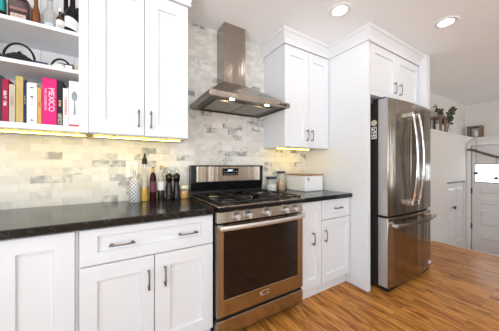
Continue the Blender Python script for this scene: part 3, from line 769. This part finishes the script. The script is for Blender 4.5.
# ------------------------------------------------------------------ middle shelf
c = (-.482, 1.745, S1+.0005)
t = thing('teapot', c, 'black cast iron teapot with an arched handle on the middle shelf', 'teapot')
MB().lathe([(.040, 0), (.058, .006), (.070, .024), (.066, .042), (.050, .056), (.036, .060)], c, 26).build('body', M['iron'], t, smooth='angle')
ld = MB().lathe([(.036, .060), (.032, .070), (.014, .076)], c, 22).build('lid', M['iron'], t, smooth='angle')
MB().lathe([(.006, .076), (.009, .082), (.005, .090)], c, 10).build('lid_knob', M['iron'], ld, smooth='angle')
pts = [(c[0]+.064*math.cos(a), c[1], c[2]+.046+.088*math.sin(a)) for a in [math.pi*k/18 for k in range(19)]]
MB().tube(pts, .0056, 8, up=(0, 1, 0)).build('handle', M['iron'], t, smooth='angle')
MB().tube([(c[0]-.055, c[1]+.02, c[2]+.04), (c[0]-.085, c[1]+.03, c[2]+.055), (c[0]-.098, c[1]+.035, c[2]+.078)], [.014, .010, .008], 10).build('spout', M['iron'], t, smooth='angle')
tag(MB().box(-.418, -.352, 1.700, 1.82, S1+.0005, S1+.040).build('tin', M['navy'], None, .004), 'low navy blue tin right of the cast iron teapot', 'tin')
c = (-.300, 1.755, S1+.0005)
t = thing('kettle', c, 'white enamel kettle with a black arched handle near the end of the middle shelf', 'kettle')
MB().lathe([(.048, 0), (.056, .006), (.054, .03), (.040, .052), (.022, .060)], c, 24).build('body', M['ceramic'], t, smooth='angle')
ld = MB().lathe([(.022, .060), (.018, .066), (.008, .069)], c, 16).build('lid', M['blackplastic'], t, smooth='angle')
pts = [(c[0]+.046*math.cos(a), c[1], c[2]+.035+.060*math.sin(a)) for a in [math.pi*k/16 for k in range(17)]]
MB().tube(pts, .0058, 8, up=(0, 1, 0)).build('handle', M['blackplastic'], t, smooth='angle')
c = (-.247, 1.70, S1+.0005)
t = thing('camera_tin', c, 'small black and silver tin with brass fittings in the shelf corner', 'tin')
MB().box(-.272, -.232, 1.675, 1.74, S1+.0005, S1+.046).build('tin', M['blackplastic'], t, .004)
MB().box(-.268, -.236, 1.673, 1.6755, S1+.020, S1+.036).build('silver_plate', M['chrome'], t)
MB().lathe([(.010, .046), (.010, .054), (.004, .058)], (-.240, 1.70, S1), 12).tube([(-.232, 1.70, S1+.04), (-.215, 1.70, S1+.043)], .004, 8).build('brass_fittings', mat('brass_fitting', (.55, .36, .12), .3, 1), t, smooth='angle')

# ------------------------------------------------------------------ top shelf
def bottle(name, x, y, prof, m, label, cat='bottle'):
    t = thing(name, (x, y, S2+.0005), label, cat)
    MB().lathe(prof, (x, y, S2+.0005), 20).build('bottle', m, t, smooth='angle')
    return t
x, y = -.552, 1.70
t = bottle('liquor_bottle', x, y, [(.030, 0), (.031, .004), (.031, .17), (.012, .21), (.012, .27)], mat('dark_bottle_glass', (.035, .015, .008), .12), 'dark bottle with a teal label at the left edge of the top shelf')
MB().lathe([(.0316, .045), (.0316, .105)], (x, y, S2), 20, cap=False).build('label', mat('teal_label', (.02, .36, .36), .5), t, smooth='angle')
MB().lathe([(.013, .27), (.013, .30)], (x, y, S2), 12).build('cap', M['blackplastic'], t)
t = thing('whiskey_box', (-.465, 1.70, S2+.0005), 'maroon box-shaped bottle with a cream front label on the top shelf', 'bottle')
MB().box(-.508, -.424, 1.672, 1.745, S2+.0005, S2+.125).hull([(-.508, 1.672, S2+.125), (-.424, 1.672, S2+.125), (-.424, 1.745, S2+.125), (-.508, 1.745, S2+.125)], [(-.480, 1.69, S2+.165), (-.452, 1.69, S2+.165), (-.452, 1.722, S2+.165), (-.480, 1.722, S2+.165)]).build('bottle', mat('maroon_glass', (.035, .009, .010), .2), t, .004)
lb = MB().box(-.497, -.437, 1.6705, 1.672, S2+.006, S2+.046).build('label', mat('cream_label', (.52, .42, .34), .5), t)
marks_mb(8, .0085, face_at(-.467, 1.6702, S2+.034), 6).build('lettering', mat('rust_ink', (.20, .03, .02), .5), lb)
MB().box(-.500, -.432, 1.6708, 1.672, S2+.066, S2+.080).build('upper_label', mat('rose_label', (.25, .11, .10), .5), t)
MB().lathe([(.013, .165), (.013, .235), (.015, .236), (.015, .265)], (-.466, 1.706, S2), 14).build('neck', mat('maroon_cap', (.03, .01, .01), .3), t)
x, y = -.399, 1.690
t = bottle('whiskey_bottle', x, y, [(.019, 0), (.020, .004), (.020, .05), (.018, .085), (.009, .125), (.0085, .20)], mat('amber_bottle', (.16, .05, .010), .10), 'slim amber bottle right of the maroon box-shaped bottle')
MB().lathe([(.0105, .20), (.0105, .23)], (x, y, S2), 12).build('cap', M['blackplastic'], t)
x, y = -.347, 1.730
t = thing('glass_decanter', (x, y, S2+.0005), 'clear cut glass decanter in the middle of the top shelf', 'decanter')
MB().lathe([(.036, 0), (.040, .004), (.041, .09), (.034, .125), (.014, .155), (.013, .21)], (x, y, S2+.0005), 12).build('bottle', M['glass'], t)
MB().lathe([(.032, .016), (.035, .02), (.036, .055)], (x, y, S2), 12).build('spirit', mat('pale_spirit', (.60, .66, .72), .1), t)
MB().lathe([(.010, .205), (.020, .225), (.018, .255), (.008, .265)], (x, y, S2), 12).build('stopper', M['glass'], t)
MB().lathe([(.041, .0), (.043, .001), (.043, .014)], (x, y, S2), 20).build('base_band', mat('smoke_base', (.05, .035, .035), .2), t)
x, y = -.293, 1.690
t = bottle('bitters_bottle', x, y, [(.019, 0), (.020, .003), (.020, .085), (.008, .105), (.008, .128)], mat('brown_bottle', (.06, .028, .015), .12), 'small brown bottle with a white label beside the decanter')
MB().lathe([(.0206, .008), (.0206, .074)], (x, y, S2), 20, cap=False).build('label', mat('white_label', (.74, .73, .70), .5), t, smooth='angle')
k = MB()
for zz in (.018, .028, .038): k.box(x-.010, x+.010, y-.0213, y-.0195, S2+zz, S2+zz+.003)
k.build('print', M['blackplastic'], t)
MB().lathe([(.0095, .128), (.010, .145), (.006, .15)], (x, y, S2), 12).build('cap', M['white'], t)
x, y = -.238, 1.705
t = bottle('rum_bottle', x, y, [(.038, 0), (.040, .004), (.040, .125), (.034, .150), (.014, .19), (.013, .26)], mat('black_bottle', (.010, .010, .012), .12), 'wide black bottle with a slanted white label at the right of the top shelf')
k = MB()   # label wrapped on the front, tilted
g = []
for i in range(9):
    a = math.radians(-150+i*15); rr = .0406
    zc = .066 - .0035*(i-4)
    g.append((k.bm.verts.new((x+rr*math.cos(a), y+rr*math.sin(a), S2+zc-.030)), k.bm.verts.new((x+rr*math.cos(a), y+rr*math.sin(a), S2+zc+.030+.008*math.sin(i*math.pi/8)))))
for A, B in zip(g, g[1:]): k.bm.faces.new((A[0], B[0], B[1], A[1]))
k.build('label', mat('plain_label', (.76, .76, .75), .5), t, smooth=True)
k = MB()
for i in range(5): k.tube([(x-.018+i*.008, y-.0405+abs(i-2.2)*.001, S2+.072-.003*i), (x-.014+i*.008, y-.0408+abs(i-2)*.001, S2+.078-.003*i)], .0012, 6)
k.build('script', M['blackplastic'], t)
x, y = -.285, 1.80
t = bottle('liquor_bottle', x, y, [(.030, 0), (.032, .004), (.032, .14), (.012, .19), (.012, .28)], mat('black_bottle_b', (.015, .012, .012), .15), 'tall dark bottle standing behind the small brown one on the top shelf')

x, y = -.232, 1.885
t = bottle('liquor_bottle', x, y, [(.030, 0), (.032, .004), (.032, .16), (.012, .21), (.012, .29)], mat('brown_black_bottle', (.02, .012, .008), .15), 'tall brown bottle behind the wide black bottle with the slanted label')

# ------------------------------------------------------------------ hall ledge
LT = LEDGE+.0005
def lantern(x0, x1, y0, y1, h, label, cx, cy):
    t = thing('wooden_lantern', ((x0+x1)/2, (y0+y1)/2, LT), label, 'lantern', 'wooden lanterns on the ledge')
    p = .030
    mb = MB().box(x0, x1, y0, y1, LT, LT+.018); mb.build('base', M['wood_old'], t, .002)
    for xx in (x0, x1-p):
        for yy in (y0, y1-p): MB().box(xx, xx+p, yy, yy+p, LT+.018, LT+h-.03).build('post', M['wood_old'], t, .002)
    MB().box(x0-.008, x1+.008, y0-.004, y1+.002, LT+h-.03, LT+h).build('top', M['wood_old'], t, .003)
    tag(MB().lathe([(.030, 0), (.032, .004), (.032, .12), (.026, .125)], (cx, cy, LT+.0185), 16).build('candle', M['ceramic'], None, smooth='angle'),
        'white pillar candle inside the ' + ('lantern nearer the refrigerator' if cx < 5.5 else 'lantern in the corner by the door'), 'candle', 'pillar candles')
    return t
lantern(4.62, 4.86, 1.462, 1.64, .27, 'weathered wooden lantern with white candle, on the ledge beside the refrigerator', 4.74, 1.55)
lantern(6.315, 6.49, 1.36, 1.57, .245, 'weathered wooden lantern with white candle, in the ledge corner above the door', 6.39, 1.45)
c = (5.16, 1.545, LT)
t = thing('eucalyptus_vase', c, 'clear glass vase of dark green leafy stems on the ledge between the wooden lanterns', 'plant')
MB().lathe([(.042, 0), (.05, .01), (.055, .07), (.04, .12), (.028, .14), (.034, .16)], c, 18).build('vase', M['glass'], t, smooth='angle')
st = MB(); lf = MB(); rng = random.Random(3)
for s in range(11):
    a = rng.uniform(0, 6.28); L = rng.uniform(.26, .46); tip = Vector((c[0]+math.cos(a)*.20*rng.uniform(.3, 1) - .10, min(1.60, max(1.40, c[1]+math.sin(a)*.12)), c[2]+L))
    if s < 4: tip = Vector((c[0]-.30-.1*s, 1.53, c[2]+.36+.02*s))
    p0 = Vector((c[0], c[1], c[2]+.02)); mid = (p0+tip)/2 + Vector((0, 0, .06)); pp = []
    for k in range(9):
        u = k/8; pp.append((1-u)**2*p0 + 2*u*(1-u)*mid + u*u*tip)
    st.tube(pp, .0028, 5)
    for k in range(3, 9):
        for q in range(3):
            d = Vector((rng.uniform(-1, 1), rng.uniform(-.6, .6), rng.uniform(-.4, 1))).normalized(); e = d.cross(Vector((rng.uniform(-1, 1), rng.uniform(-1, 1), .3))).normalized()
            b = pp[k]; l = rng.uniform(.045, .075); wv = l*.36
            vs = [lf.bm.verts.new(v) for v in (b, b+d*l*.45+e*wv, b+d*l, b+d*l*.45-e*wv)]
            lf.bm.faces.new(vs)
st.build('stems', M['branch'], t)
lo = lf.build('leaves', M['leaf'], t); lo['kind'] = 'stuff'
# driftwood mobile on the front door
t = thing('driftwood_hanging', (6.24, 1.2, 1.2), 'dark driftwood branch hung across the front door with strings and ornaments', 'wall hanging')
bp_ = [(6.245, 1.56, 1.515), (6.25, 1.50, 1.520), (6.24, 1.44, 1.500), (6.25, 1.36, 1.455), (6.24, 1.25, 1.405), (6.25, 1.12, 1.350), (6.245, .95, 1.32), (6.25, .80, 1.325)]
MB().tube(bp_, [.014, .026, .024, .022, .026, .024, .018, .010], 8).build('branch', M['branch'], t, smooth='angle')
for yy, zt, zb in ((1.417, 1.49, 1.06), (1.142, 1.36, .97), (.9, 1.33, 1.05)):
    sg = MB().tube([(6.245, yy, LEDGE-.02 if yy > 1.4 else zt), (6.245, yy, zb)], .0035, 5).build('string', M['dark_edge'], t)
    MB().lathe([(.010, 0), (.034, -.012), (.040, -.03), (.026, -.05), (.010, -.056)], (6.245, yy, zb), 12).build('ornament', M['dark_edge'], t, smooth='angle')
